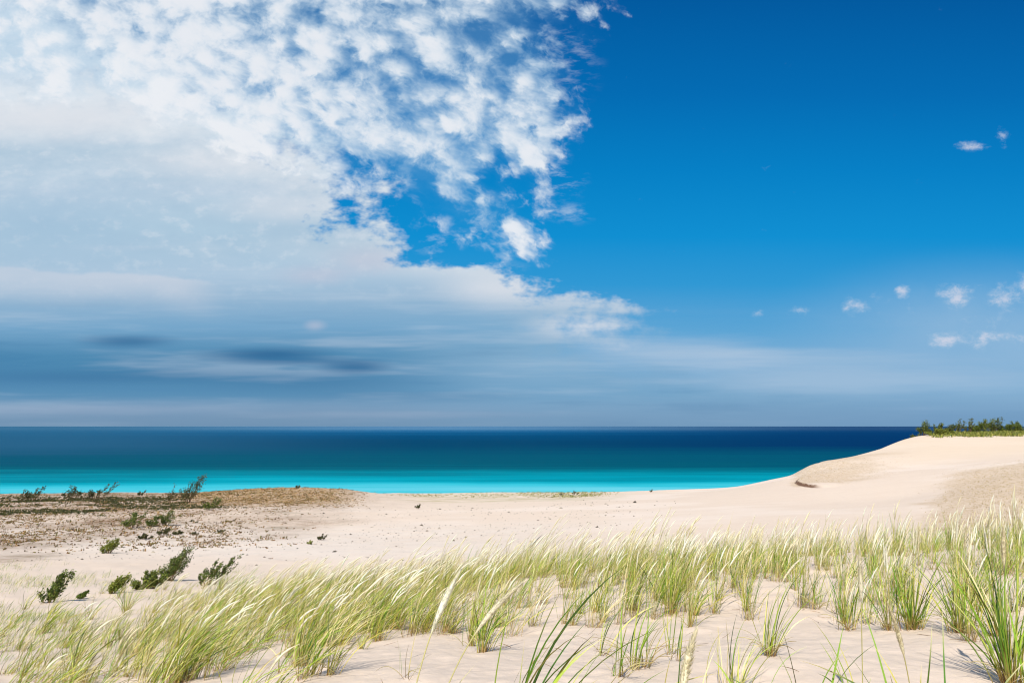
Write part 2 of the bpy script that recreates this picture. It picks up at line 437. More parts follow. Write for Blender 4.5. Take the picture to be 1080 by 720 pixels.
# litter
l1 = noise(pos, 1.5, 5, .75); l2 = noise(pos, .22, 4, .6); l3 = noise(ps, .5, 5, .65)
base = mixc(attr('litter')*(.45+.55*l1.ss(.38,.60))*(.5+.5*l2.ss(.38,.58))*1.15, base, (.25,.155,.09))
base = mixc(attr('litter')*(l3.ss(.55,.68))*.7, base, (.14,.115,.055))
base = mixc(attr('knoll')*l1.ss(.36,.58)*.9, base, (.40,.235,.10))
base = mixc(attr('knoll')*noise(pos,2.3,4,.7).ss(.52,.62), base, (.25,.19,.07))
base = mixc(attr('stubble')*(noise(pos,3,5,.8).ss(.42,.60)*.6+.30), base, (.50,.365,.225))
base = mixc(attr('strip')*noise(ps,.5,5,.7).ss(.40,.62)*.7, base, (.42,.35,.18))
base = mixc(attr('farveg')*.8, base, (.33,.30,.10))
base = mixc(attr('scarp'), base, (.16,.085,.05))
bump = nt.nodes.new('ShaderNodeBump'); bump.inputs['Strength'].default_value = .38; bump.inputs['Distance'].default_value = .025
rip = noise(vec(gx*.35+gy*.12, gy*2.2, gz), 5.5, 3, .55)
dstn = (gx*gx+gy*gy).pw(.5)
hgt = noise(pos, 9, 5, .6)*.9+rip*.7+noise(pos, 60, 2, .6)*.12
hgt = hgt*dstn.ss(60, 8)+noise(pos, 1.2, 5, .65)*(attr('litter')+attr('knoll')+attr('stubble')*.6).sat()*2.0
nt.links.new(hgt.k, bump.inputs['Height'])
bs = nt.nodes.new('ShaderNodeBsdfPrincipled'); nt.links.new(base, bs.inputs['Base Color']); bs.inputs['Roughness'].default_value = .95
bs.inputs['Specular IOR Level'].default_value = .15
nt.links.new(bump.outputs[0], bs.inputs['Normal'])
ou = nt.nodes.new('ShaderNodeOutputMaterial'); nt.links.new(bs.outputs[0], ou.inputs[0])
ter = make_mesh('sand_dunes', np.stack([TX, TY, TZ], -1).reshape(-1, 3), F, m_sand, extra=keep)
tag(ter, kind='structure')

# ------------------------------------------------------------------ lake
m_wat, nt = mat_new('lake_water'); S.nt = nt
geo = nt.nodes.new('ShaderNodeNewGeometry'); pos = geo.outputs['Position']; gx, gy, gz = sep(pos)
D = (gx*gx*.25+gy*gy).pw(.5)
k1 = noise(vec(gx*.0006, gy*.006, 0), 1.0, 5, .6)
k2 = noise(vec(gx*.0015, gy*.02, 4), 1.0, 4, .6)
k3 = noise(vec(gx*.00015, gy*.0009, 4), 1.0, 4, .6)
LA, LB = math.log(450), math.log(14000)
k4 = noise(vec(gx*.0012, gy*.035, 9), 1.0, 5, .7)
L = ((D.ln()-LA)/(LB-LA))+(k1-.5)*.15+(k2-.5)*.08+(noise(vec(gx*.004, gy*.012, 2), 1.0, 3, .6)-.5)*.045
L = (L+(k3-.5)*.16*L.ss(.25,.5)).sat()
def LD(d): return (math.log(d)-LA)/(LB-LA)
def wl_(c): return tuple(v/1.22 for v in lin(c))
wc = ramp(L, [(0,wl_((160,225,225))),(LD(644),wl_((96,198,212))),(LD(725),wl_((50,186,202))),(LD(800),wl_((0,160,178))),(LD(871),wl_((0,134,152))),(LD(980),wl_((0,104,122))),(LD(1150),wl_((0,88,108))),(LD(1432),wl_((0,84,108))),(LD(2333),wl_((0,66,100))),(LD(4026),wl_((0,74,114))),(LD(7000),wl_((16,94,140))),(LD(10500),wl_((62,120,160))),(1,wl_((88,136,172)))])  # depth colours; the farthest stops pale, horizon haze painted into the water colour
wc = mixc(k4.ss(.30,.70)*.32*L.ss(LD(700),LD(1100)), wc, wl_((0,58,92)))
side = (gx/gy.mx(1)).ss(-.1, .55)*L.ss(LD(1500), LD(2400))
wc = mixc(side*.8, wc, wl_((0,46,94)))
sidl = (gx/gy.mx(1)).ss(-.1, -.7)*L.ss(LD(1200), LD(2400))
wc = mixc(sidl*.75, wc, wl_((40,96,128)))  # grey of the reflected cloud bank, painted into the far left water
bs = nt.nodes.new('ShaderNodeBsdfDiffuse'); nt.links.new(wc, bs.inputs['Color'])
gl = nt.nodes.new('ShaderNodeBsdfGlossy'); gl.inputs['Roughness'].default_value = .35
bump = nt.nodes.new('ShaderNodeBump'); bump.inputs['Strength'].default_value = .6; bump.inputs['Distance'].default_value = .5
hh = noise(vec(gx*.25, gy, gz), .16, 4, .6)+noise(vec(gx*.1, gy, gz), .012, 4, .6)*4
nt.links.new(hh.k, bump.inputs['Height']); nt.links.new(bump.outputs[0], bs.inputs['Normal']); nt.links.new(bump.outputs[0], gl.inputs['Normal'])
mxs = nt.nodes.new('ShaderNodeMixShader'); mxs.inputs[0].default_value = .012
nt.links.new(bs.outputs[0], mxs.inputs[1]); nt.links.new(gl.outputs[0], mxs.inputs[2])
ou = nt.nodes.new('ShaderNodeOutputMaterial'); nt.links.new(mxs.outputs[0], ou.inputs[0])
th = np.linspace(0, 2*np.pi, 181)[:-1]; rr = np.array([60., 200, 600, 2000, 8000, 30000, 110000])
V = np.concatenate([[[0, 0, WZ]]]+[np.c_[np.cos(th)*q, np.sin(th)*q, np.full(180, WZ)] for q in rr])
F3 = np.array([[0, 1+i, 1+(i+1) % 180] for i in range(180)])
F4 = np.array([[1+k*180+i, 1+(k+1)*180+i, 1+(k+1)*180+(i+1) % 180, 1+k*180+(i+1) % 180] for k in range(len(rr)-1) for i in range(180)])
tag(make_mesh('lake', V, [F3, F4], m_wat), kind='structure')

# ------------------------------------------------------------------ plant materials
def leaf_mat(name, trans=.35, rough=.55, spec=.3):
    m, nt = mat_new(name); S.nt = nt
    a = nt.nodes.new('ShaderNodeAttribute'); a.attribute_name = 'Col'
    g = nt.nodes.new('ShaderNodeNewGeometry')
    c = mixc(noise(g.outputs['Position'], 35, 2, .5).ss(.3,.7)*.35, a.outputs['Color'], mixc(1.0, a.outputs['Color'], (.72,.74,.68), 'MULTIPLY'))
    b = nt.nodes.new('ShaderNodeBsdfPrincipled'); nt.links.new(c, b.inputs['Base Color']); b.inputs['Roughness'].default_value = rough
    b.inputs['Specular IOR Level'].default_value = spec
    t = nt.nodes.new('ShaderNodeBsdfTranslucent'); nt.links.new(c, t.inputs['Color'])
    mx = nt.nodes.new('ShaderNodeMixShader'); mx.inputs[0].default_value = trans
    nt.links.new(b.outputs[0], mx.inputs[1]); nt.links.new(t.outputs[0], mx.inputs[2])
    o = nt.nodes.new('ShaderNodeOutputMaterial'); nt.links.new(mx.outputs[0], o.inputs[0]); return m
M_GRASS = leaf_mat('grass_blade', .26); M_HEAD = leaf_mat('seed_head', .30, .8, .1)
M_DEAD = leaf_mat('dry_leaf', .15, .9, .1); M_LEAF = leaf_mat('shrub_leaf', .28, .55, .35); M_BARK = leaf_mat('bark', .0, .9, .1)

def rand(n, a, b): return rng.uniform(a, b, n)
def ribbons(root, L, Wd, h0, h1, droop, C0, C1, C2, segs=7, p=1.4, roll=None):
    """curved tapering blades. root (n,3); h0,h1 (n,2) lean at base and tip; returns verts, faces, cols"""
    n = len(root); t = np.linspace(0, 1, segs+1)
    tm = (t[:-1]+t[1:])/2
    d = np.zeros((n, segs, 3))
    hh = h0[:,None,:]+h1[:,None,:]*(tm[None,:,None]**p)
    d[...,:2] = hh; d[...,2] = 1-droop[:,None]*tm[None]**2.2
    d /= np.linalg.norm(d, axis=-1, keepdims=True)
    P = np.concatenate([np.zeros((n,1,3)), np.cumsum(d*(L/segs)[:,None,None], 1)], 1)+root[:,None,:]
    dd = np.concatenate([d, d[:,-1:]], 1)
    if roll is None: roll = rand(n, 0, np.pi)
    ref = np.stack([np.cos(roll), np.sin(roll), np.zeros(n)], -1)[:,None,:]
    sd = np.cross(dd, ref); sd /= np.linalg.norm(sd, axis=-1, keepdims=True)+1e-9
    wt = np.interp(t, [0, .12, .45, .8, 1], [.55, .9, 1, .62, .03])
    o = sd*(Wd[:,None]*wt[None]/2)[...,None]
    V = np.stack([P-o, P+o], 2).reshape(-1, 3)
    k = np.arange(n)[:,None]*(segs+1)*2+np.arange(segs)[None]*2; k = k.ravel()
    Fq = np.stack([k, k+1, k+3, k+2], -1)
    a = np.interp(t, [0, .12, .3, 1], [0, .25, 1, 1])[None,:,None]; b = np.interp(t, [0, .7, 1], [0, 0, 1])[None,:,None]
    c = C0[:,None]*(1-a)+C1[:,None]*a; c = c*(1-b)+C2[:,None]*b
    c = np.repeat(c, 2, axis=1).reshape(-1, 3)
    return V, Fq, c, P, dd
def tubes(P, rad, sides=5):
    """P (n,m,3) centre lines, rad (n,m)"""
    n, m, _ = P.shape
    d = np.gradient(P, axis=1); d /= np.linalg.norm(d, axis=-1, keepdims=True)+1e-9
    ref = np.array([.3, .9, .1]); s1 = np.cross(d, ref); s1 /= np.linalg.norm(s1, axis=-1, keepdims=True)+1e-9
    s2 = np.cross(d, s1); th = np.arange(sides)/sides*2*np.pi
    V = P[:,:,None]+rad[:,:,None,None]*(np.cos(th)[:,None]*s1[:,:,None]+np.sin(th)[:,None]*s2[:,:,None])
    i = np.arange(n)[:,None,None]*m*sides; j = np.arange(m-1)[None,:,None]*sides; k = np.arange(sides)[None,None]; k2 = (k+1) % sides
    Fq = np.stack(np.broadcast_arrays(i+j+k, i+j+k2, i+j+sides+k2, i+j+sides+k), -1).reshape(-1, 4)
    return V.reshape(-1, 3), Fq
class Bag:
    def __init__(s): s.V = []; s.F = []; s.C = []; s.n = 0
    def add(s, V, F, C):
        s.V.append(V); s.F.append(F+s.n); s.C.append(C); s.n += len(V)
    def build(s, name, m, parent=None, origin=None):
        V = np.concatenate(s.V)
        if origin is not None: V = V-np.asarray(origin)
        return make_mesh(name, V, [np.concatenate([f for f in s.F if f.shape[1] == k]) for k in (3, 4) if any(f.shape[1] == k for f in s.F)], m, parent, np.concatenate(s.C))

GREEN = np.array([lin(c) for c in ((104,146,38),(132,168,50),(164,188,66),(188,198,86),(80,122,42),(206,206,112))])
GW = np.array([.17,.27,.24,.14,.10,.08])
YELL = np.array([lin(c) for c in ((158,156,40),(182,176,62),(204,196,84),(128,126,34),(222,212,120),(196,182,90))])
STRAW = np.array([lin(c) for c in ((244,230,176),(230,214,156),(210,188,128))])
BASE = np.array([lin(c) for c in ((176,132,84),(150,104,70),(196,160,104),(168,160,80))])
CREAM = np.array([lin(c) for c in ((250,242,214),(254,249,230),(242,230,194))])
BROWN = np.array([lin(c) for c in ((128,92,62),(104,78,58),(150,118,82))])
def pick(tbl, n, p=None, j=.12):
    c = tbl[rng.choice(len(tbl), n, p=p)]; return np.clip(c*(1+rng.normal(0, j, (n,1))), 0, 1)

def tuft_blades(roots, hgt, wind, spread, wid, nb, segs=7, green=1.0, straw=.18, bag=None, yel=None):
    """roots (n,3), per-tuft arrays; nb blades each"""
    n = len(roots); rep = np.repeat(np.arange(n), nb); N = len(rep)
    fsp = np.where(rng.random(n) < .5, .035, .075) if n > 1 else np.array([.035])
    if yel is None: yel = np.full(n, .22)
    a = rand(N, 0, 2*np.pi); rr = np.abs(rng.normal(0, 1, N))*fsp[rep]*(.6+hgt[rep])
    off = np.stack([np.cos(a)*rr, np.sin(a)*rr, np.full(N, -.02)], -1)
    L = hgt[rep]*rng.beta(2.6, 1.7, N)*1.22
    out = np.stack([np.cos(a), np.sin(a)], -1)*(np.abs(rng.normal(0, 1, N))*spread[rep])[:,None]
    wv = wind[rep]
    wa = rng.normal(1, .25, N)[:,None]
    h0 = out*.45+wv*.22*wa
    h0 = h0+rng.normal(0, .09, (N,2))
    h1 = out*1.15+wv*1.15*wa+rng.normal(0, .24, (N,2))
    dr = np.clip(np.hypot(*h1.T)*.35+rng.normal(0, .2, N), 0, 1.5)
    tone = vnoise(roots[:,0]*.7, roots[:,1]*.7, 3)[rep]
    c1 = pick(GREEN, N, GW, .2)
    yl = rng.random(N) < yel[rep]; c1[yl] = pick(YELL, yl.sum(), None, .2)
    dk = rng.random(N) < .2; c1[dk] *= .42
    st = rng.random(N) < straw+.12*np.clip(tone, 0, 1)
    c1[st] = pick(STRAW, st.sum())
    c2 = np.where((rng.random(N) < .45)[:,None], pick(STRAW, N), c1)
    c0 = pick(BASE, N)
    V, Fq, c, P, dd = ribbons(roots[rep]+off, L, wid[rep]*rand(N, .7, 1.3), h0, h1, dr, c0, c1, c2, segs)
    bag.add(V, Fq, c)
def seed_heads(roots, hgt, wind, bag, thick=1.0, segs=12, hl=.27, sides=5, fuzz=0, jit=.12):
    n = len(roots)
    L = hgt; h1 = wind*rng.normal(1, .2, (n,1))+rng.normal(0, jit, (n,2)); h0 = wind*.18+rng.normal(0, jit*.4, (n,2))
    root = roots+np.c_[rng.normal(0, .03, (n,2)), np.full(n, -.02)]
    t = np.linspace(0, 1, segs*2+1); tm = (t[:-1]+t[1:])/2
    d = np.zeros((n, segs*2, 3)); d[...,:2] = h0[:,None]+h1[:,None]*(tm[None,:,None]**2.2)
    d[...,2] = 1-np.hypot(*h1.T)[:,None]*.38*tm[None]**3
    d /= np.linalg.norm(d, axis=-1, keepdims=True)
    P = np.concatenate([np.zeros((n,1,3)), np.cumsum(d*(L/(segs*2))[:,None,None], 1)], 1)+root[:,None]
    s = 1-hl/np.maximum(L, .3)
    T = t[None]; q = np.clip((T-s[:,None])/(1-s[:,None]), 0, 1)
    rh = np.interp(q, [0, .08, .3, .55, .85, 1], [0, .55, 1, .95, .45, .08])
    stem = .0016*thick
    rad = np.where(T < s[:,None], stem, np.maximum(stem*.6, rh*.0058*thick))
    rad = rad*(1+.18*rng.normal(0, 1, rad.shape)*(rh > 0))
    V, Fq = tubes(P, rad, sides)
    cs = pick(STRAW, n); cs = (cs*.5+np.array(lin((170,170,95)))*.5); ch = pick(CREAM, n, None, .05)
    c = np.where(q[...,None] > 0.01, ch[:,None], cs[:,None]); c = np.repeat(c, sides, axis=1).reshape(-1, 3)
    bag.add(V, Fq, c)
    if fuzz:
        i = np.repeat(np.arange(n), fuzz); N = len(i); qq = rng.random(N)*.97
        tt = s[i]+(1-s[i])*qq; f = tt*(segs*2); k = np.minimum(f.astype(int), segs*2-1); fr = (f-k)[:,None]
        p = P[i,k]*(1-fr)+P[i,k+1]*fr; dr = d[i,k]
        a = rng.normal(0, 1, (N,3)); a -= (a*dr).sum(1, keepdims=True)*dr; a /= np.linalg.norm(a, axis=1, keepdims=True)+1e-9
        r0 = np.interp(qq, [0, .08, .3, .55, .85, 1], [.1, .55, 1, .95, .45, .1])*.0058*thick
        p = p+a*(r0*.6)[:,None]; e = p+dr*(.013*thick*rand(N,.7,1.3))[:,None]+a*(r0*rand(N,.8,1.7))[:,None]
        sd = np.cross(dr, a)*(.0016*thick)
        V = np.stack([p-sd, p+sd, e], 1).reshape(-1, 3); kk = np.arange(N)*3
        bag.add(V, np.stack([kk, kk+1, kk+2], -1), np.repeat(ch[i]*rand(N, .62, 1.05)[:,None]*np.array([1,.98,.92]), 3, axis=0))

def place(px, Y=None, py=None):
    """world ground point seen at pixel column px and depth Y, or ground row py"""
    if Y is None:
        Ys = np.geomspace(2.2, 175, 500); u, s = pix(px, py)
        u_arr = np.full(500, u); z = height(u_arr*Ys, Ys, False)
        f = (HY-z)/Ys-s; i = np.where((f[:-1] > 0) & (f[1:] <= 0))[0]
        Y = Ys[-1] if len(i) == 0 else Ys[i[0]]
        if len(i) == 0: Y = Ys[np.argmin(np.abs(f))]
    u = pix(px, py if py else 650)[0]
    x = u*Y; return float(x), float(Y), float(height(x, Y))

# ------------------------------------------------------------------ the field of beach grass
PXG = [0,100,200,300,400,500,600,700,800,900,1000,1080]
PYG = [575,590,605,620,640,660,680,700,720,800]
DG = np.array([
 [0,0,0,0,0,0,0,.5,2,3,4,4],
 [0,0,0,.2,.6,1,2,3,5,5,5,5],
 [.2,.3,.7,2,4,6,8,9,8,7,6,6],
 [.4,.5,3,7,9,11,11,9,5,4,4,5],
 [.4,.6,5,10,11,11,8,4.5,2.2,2.2,3,4],
 [.3,1.5,7,11,10,7,2.5,.9,.7,.9,1.6,2.5],
 [1.5,3,8,9,4.5,1.8,.3,.2,.2,.4,.8,1.5],
 [5,5,7,5,.9,.2,0,0,0,.2,.3,.8],
 [5,5,6,1.6,0,0,0,0,.1,.1,.2,.4],
 [3,3,1.5,0,0,0,0,0,0,0,0,.1]], float)
def dens(px, py):
    fx = np.interp(px, PXG, np.arange(len(PXG))); fyy = np.interp(py, PYG, np.arange(len(PYG)))
    i = np.minimum(fx.astype(int), len(PXG)-2); j = np.minimum(fyy.astype(int), len(PYG)-2); fx = fx-i; fyy = fyy-j
    return (DG[j,i]*(1-fx)+DG[j,i+1]*fx)*(1-fyy)+(DG[j+1,i]*(1-fx)+DG[j+1,i+1]*fx)*fyy
NS = 14000; Ymax = 26.
Ys = np.sqrt(rand(NS, 3.2**2, Ymax**2)); us = rand(NS, -.95, .95); area = .95*(Ymax**2-3.2**2)
xs = us*Ys; zs = height(xs, Ys)
qx, qy = topix(xs, Ys, zs)
dd_ = dens(qx, qy)*sst(24, 17, Ys)
patch = np.clip(.75+2.3*fbm(xs*.6, Ys*.6, 3, 91), .03, 1.9)
keepm = rng.random(NS)*(NS/area) < dd_*patch*np.where(qy > 668, np.interp(qx, [0,120,230,330], [.9,.85,.75,.68]), np.interp(qx, [0,120,230,330,600], [.6,.65,.75,.85,1.0]))
xs, Ys, zs, qx, qy = (v[keepm] for v in (xs, Ys, zs, qx, qy))
roots = np.stack([xs, Ys, zs], -1)
n = len(roots)
wl = np.interp(qx, [0, 350, 600, 850, 1080], [.95, .85, .52, .32, .18])
wind = np.stack([wl*rng.normal(1, .15, n), .12*wl+rng.normal(0, .08, n)], -1)
hg = np.clip(rng.normal(.68, .15, n), .3, 1.1)*np.interp(qx, [0, 250, 450, 600, 800, 1080], [.52, .74, .90, 1, .92, .98])
bag = Bag()
for lo, hi, nb, sg, wd in ((0, 9, 34, 8, .0052), (9, 14, 26, 6, .0060), (14, 40, 20, 5, .0070)):
    k = (Ys >= lo) & (Ys < hi)
    if k.sum():
        m = k.sum(); tuft_blades(roots[k], hg[k], wind[k], rand(m, .2, .45)+.12*(qx[k] < 520), np.full(m, wd), nb, sg, bag=bag, straw=.22, yel=np.interp(qx[k], [0, 500, 700, 1080], [.5, .42, .30, .18]))
print('field tufts', n, 'verts', bag.n)
tag(bag.build('beach_grass', M_GRASS), 'dense band of windblown green and straw beach grass along the dune crest', 'grass', kind='stuff')
bag = Bag()
ph = np.clip(np.interp(qx, [0, 150, 300, 420, 700, 1080], [.2, .5, 1.1, 1.1, 1.3, 1.1]), 0, 2)*.85
cnt = rng.poisson(ph*np.interp(qy, [590, 640, 700], [2.0, 1.5, .8])); rp = np.repeat(np.arange(n), cnt)
seed_heads(roots[rp], hg[rp]*rng.normal(1.25, .17, len(rp)), wind[rp]*1.15+np.array([.12,0]), bag, thick=1.75, segs=6, sides=4, hl=.27)
tag(bag.build('beach_grass_plumes', M_HEAD), 'cream seed plumes bent by the wind above the band of beach grass', 'seed plumes', kind='stuff')
bag = Bag()
k = rng.random(n) < .6; m = k.sum(); rep = np.repeat(np.where(k)[0], 5); N = len(rep); a = rand(N, 0, 2*np.pi)
V, Fq, c, _, _ = ribbons(roots[rep]+np.c_[rng.normal(0, .04, (N,2)), np.zeros(N)], rand(N, .12, .32), rand(N, .003, .006), np.c_[np.cos(a), np.sin(a)]*.9, np.c_[np.cos(a+1), np.sin(a+1)]*2.0, rand(N, .9, 1.9), pick(BROWN, N), pick(STRAW, N)*.75, pick(BROWN, N), 5)
bag.add(V, Fq, c)
tag(bag.build('dry_leaf_litter', M_DEAD), 'dry curled brown grass leaves around the foot of the grass band', 'dead leaves', kind='stuff')

# ------------------------------------------------------------------ single tufts in front
def tuft(label, px, py=None, Y=None, h=.75, nb=26, wind=(.5,.05), spread=.25, wid=.0066, heads=0, hh=1.25, hthick=1.5, dead=8, straw=.15, gscale=1.0, hwind=None, group='beach grass tufts standing on the open sand', name='beach_grass_tuft'):
    x, y, z = place(px, Y, py)
    if Y is not None: u = pix(px, py or 640)[0]
    e = empty(name, (x, y, z)); tag(e, label, 'grass tuft', group)
    r = np.zeros((1,3)); b = Bag()
    tuft_blades(r, np.array([h]), np.array([wind]), np.array([spread*1.45]), np.array([wid*1.15]), int(nb*1.15), 10, straw=straw*.7, bag=b)
    o = b.build('leaves', M_GRASS, e)
    for k in range(heads):
        b = Bag(); hw = wind if hwind is None else hwind
        seed_heads(np.zeros((1,3)), np.array([h*hh*rng.uniform(.92, 1.08)]), np.array([hw]), b, hthick*.82, 12, .28, 7, 420, jit=.07)
        b.build('seed_head', M_HEAD, e)
    if dead:
        b = Bag(); N = dead; a = rand(N, 0, 2*np.pi)
        V, Fq, c, _, _ = ribbons(np.c_[rng.normal(0, .03, (N,2)), np.zeros(N)], rand(N, .14, .42), rand(N, .0035, .0075), np.c_[np.cos(a), np.sin(a)]*.8, np.c_[np.cos(a+1.2), np.sin(a+1.2)]*2.2, rand(N, 1.0, 2.1), pick(BROWN, N), pick(STRAW, N)*.7, pick(BROWN, N), 8)
        b.add(V, Fq, c); b.build('dead_leaves', M_DEAD, e)
    return e
T = tuft
# right side
T('big dark green grass clump with a dense base, right of the small brown-footed tuft', 962, 664, h=.80, nb=75, wind=(.10,0), spread=.30, wid=.0075, heads=3, hh=1.25, dead=14, straw=.05)
T('wide green grass clump with an orange-brown dead base near the right edge', 1012, 668, h=.78, nb=70, wind=(.12,0), spread=.34, wid=.0065, heads=3, hh=1.3, dead=30)
T('tall green grass clump at the right edge under a thick cream plume', 1066, 716, h=.88, nb=66, wind=(-.02,0), spread=.28, wid=.008, heads=1, hh=1.12, hthick=2.4, dead=20, straw=.1)
T('slender clump at the right edge behind the tall thick-plumed one', 1050, 672, h=.78, nb=30, wind=(.1,0), spread=.25, heads=2, dead=8)
T('small upright green tuft with a brown foot left of the big dark clump', 894, 662, h=.62, nb=26, wind=(.05,0), spread=.26, wid=.0062, heads=1, dead=16, straw=.05)
T('thin tuft touching the left side of the big dark clump', 938, 664, h=.66, nb=22, wind=(.0,0), spread=.3, heads=2, dead=10)
T('pale yellow two-stemmed tuft left of the small brown-footed tuft', 860, 640, h=.62, nb=14, wind=(.08,0), spread=.14, heads=1, hh=1.3, dead=14, straw=.5)
T('yellow-green tuft with curled brown roots and a plume bowing to the right', 812, 692, h=.62, nb=24, wind=(.35,0), spread=.30, heads=1, hh=1.3, hwind=(1.0,.1), dead=18)
T('short tuft of pinkish dry stems beside the curled-root tuft', 788, 642, h=.58, nb=18, wind=(.2,0), spread=.2, heads=1, dead=10, straw=.3)
T('sparse upright tuft behind the pale yellow two-stemmed one', 838, 622, h=.62, nb=18, wind=(.15,0), spread=.2, heads=1, dead=4)
T('blades rising from the bottom edge below the curled-root tuft', 852, Y=3.5, py=760, h=.60, nb=12, wind=(.0,0), spread=.42, wid=.0085, dead=2, straw=.05)
T('bottom-edge tuft carrying a short white plume, right of centre', 908, Y=3.9, py=760, h=.62, nb=9, wind=(.0,0), spread=.38, wid=.0075, heads=1, hh=1.45, hthick=2.0, hwind=(-.05,0), dead=2, straw=.1)
T('bottom-edge tuft with one pale straw plume leaning left, below the big dark clump', 950, Y=3.6, py=760, h=.60, nb=12, wind=(-.05,0), spread=.42, wid=.0075, heads=1, hh=1.3, hthick=1.9, hwind=(-.3,0), dead=2)
T('few wide-spread arching blades at the bottom edge near the right corner', 1002, Y=3.3, py=770, h=.78, nb=11, wind=(.1,0), spread=.6, wid=.009, dead=0, straw=.0)
T('curling single-stem tuft at the bottom edge below the curled roots', 786, Y=4.1, py=745, h=.42, nb=6, wind=(.1,0), spread=.5, wid=.008, dead=3, straw=0)
# centre
T('slender tuft with a brown foot alone on the sand, centre', 611, 646, h=.60, nb=22, wind=(.3,0), spread=.13, heads=0, dead=6)
T('dense clump with a brown foot left of the tallest upright centre clump', 667, 642, h=.68, nb=48, wind=(.35,0), spread=.24, heads=1, dead=18)
T('tallest upright green clump in the centre of the open sand', 707, 646, h=.82, nb=52, wind=(.18,0), spread=.2, wid=.0068, heads=2, dead=12, straw=.06)
T('right-leaning green clump beside the tallest upright centre clump', 732, 648, h=.68, nb=36, wind=(.55,0), spread=.24, heads=2, dead=16)
T('thin reddish-footed tuft leaning left of the row of thin tufts', 633, 688, h=.62, nb=10, wind=(.35,0), spread=.2, heads=0, dead=6, straw=.2)
T('nearest thin tuft of the row, with a red-brown foot', 653, 712, h=.52, nb=8, wind=(.25,0), spread=.25, heads=0, dead=9, straw=.1)
T('thin tuft with blades fanning right, between the red-footed and the last of the row', 668, 702, h=.58, nb=12, wind=(.5,0), spread=.3, heads=0, dead=8, straw=.15)
T('thin tuft with a low arching blade to the right, last of the row', 682, 699, h=.50, nb=12, wind=(.6,0), spread=.35, heads=0, dead=10, straw=.15)
T('thin upright stem, left one of the pair on bare sand', 707, 688, h=.42, nb=5, wind=(.0,0), spread=.12, dead=5, straw=.1)
T('thin upright stem, right one of the pair on bare sand', 713, 694, h=.48, nb=5, wind=(.1,0), spread=.14, dead=4, straw=.1)
T('bottom-edge tuft with a fat white plume leaning right, right of centre', 716, Y=3.1, py=790, h=.66, nb=12, wind=(.4,0), spread=.28, wid=.008, heads=1, hh=1.14, hthick=3.4, hwind=(.32,.05), dead=0, straw=.1)
T('broad dark green arching blades at the bottom edge, centre', 532, Y=3.15, py=800, h=1.0, nb=22, wind=(.62,.05), spread=.14, wid=.010, heads=0, dead=0, straw=.0)
T('spaced arching blades at the bottom edge right of the broad dark ones', 588, Y=3.15, py=800, h=.92, nb=14, wind=(.85,.05), spread=.3, wid=.009, heads=0, dead=0, straw=.05)
# middle left
T('tall near plume curving right from the bottom edge, left one of two', 401, Y=2.85, py=790, h=.70, nb=3, wind=(.55,.0), spread=.2, wid=.007, heads=1, hh=1.52, hthick=2.1, hwind=(.42,.05), dead=2, straw=.1, name='grass_plume')
T('long near plume slanting right from the bottom edge, right one of two', 425, Y=2.8, py=790, h=.70, nb=3, wind=(.5,.0), spread=.4, wid=.006, heads=1, hh=1.55, hthick=2.0, hwind=(.80,.1), dead=3, straw=.1, name='grass_plume')
T('single arching green blade between the two near plumes', 408, Y=3.1, py=780, h=.85, nb=4, wind=(.9,.0), spread=.1, wid=.007, dead=0, straw=0)
T('short clump with a pale foot at the lower edge of the band, left of centre', 317, 699, h=.60, nb=34, wind=(.9,.0), spread=.2, heads=2, dead=8)
T('small separate clump casting a fan of shadow on smooth sand', 329, 712, h=.50, nb=22, wind=(.7,.0), spread=.2, heads=0, dead=4)
T('single bent yellow-green blade in front of the lower band edge', 292, 712, h=.32, nb=4, wind=(.6,.0), spread=.15, dead=2)
T('clump with an orange dry foot at the lower band edge, left of centre', 391, 672, h=.62, nb=34, wind=(.8,.0), spread=.2, heads=1, dead=10)
T('upright clump with a tan foot at the band edge, above the right near plume', 510, 687, h=.68, nb=44, wind=(.5,.0), spread=.2, heads=1, dead=10)
T('narrow clump just left of the tan-footed one', 498, 679, h=.62, nb=26, wind=(.45,.0), spread=.16, heads=1, dead=8)
T('lone thin stem on bare sand right of the near plumes', 428, 716, h=.36, nb=4, wind=(.05,.0), spread=.1, dead=4, straw=.4)
# left
T('pale green tuft alone on the smooth sand at the left', 46, 668, h=.60, nb=50, wind=(1.0,.0), spread=.3, heads=0, dead=10, straw=.35)
T('large clump with a dark foot at the bottom edge, left', 186, 719, h=.78, nb=60, wind=(.85,.0), spread=.26, heads=2, dead=20)
T('upright clump with a thin dark dead stalk near the bottom left', 76, 716, h=.60, nb=34, wind=(.8,.0), spread=.25, heads=1, dead=10)
T('greyish pale tuft below the pair of dark shrubs', 133, 645, h=.72, nb=45, wind=(.3,.0), spread=.34, heads=0, dead=8, straw=.55)

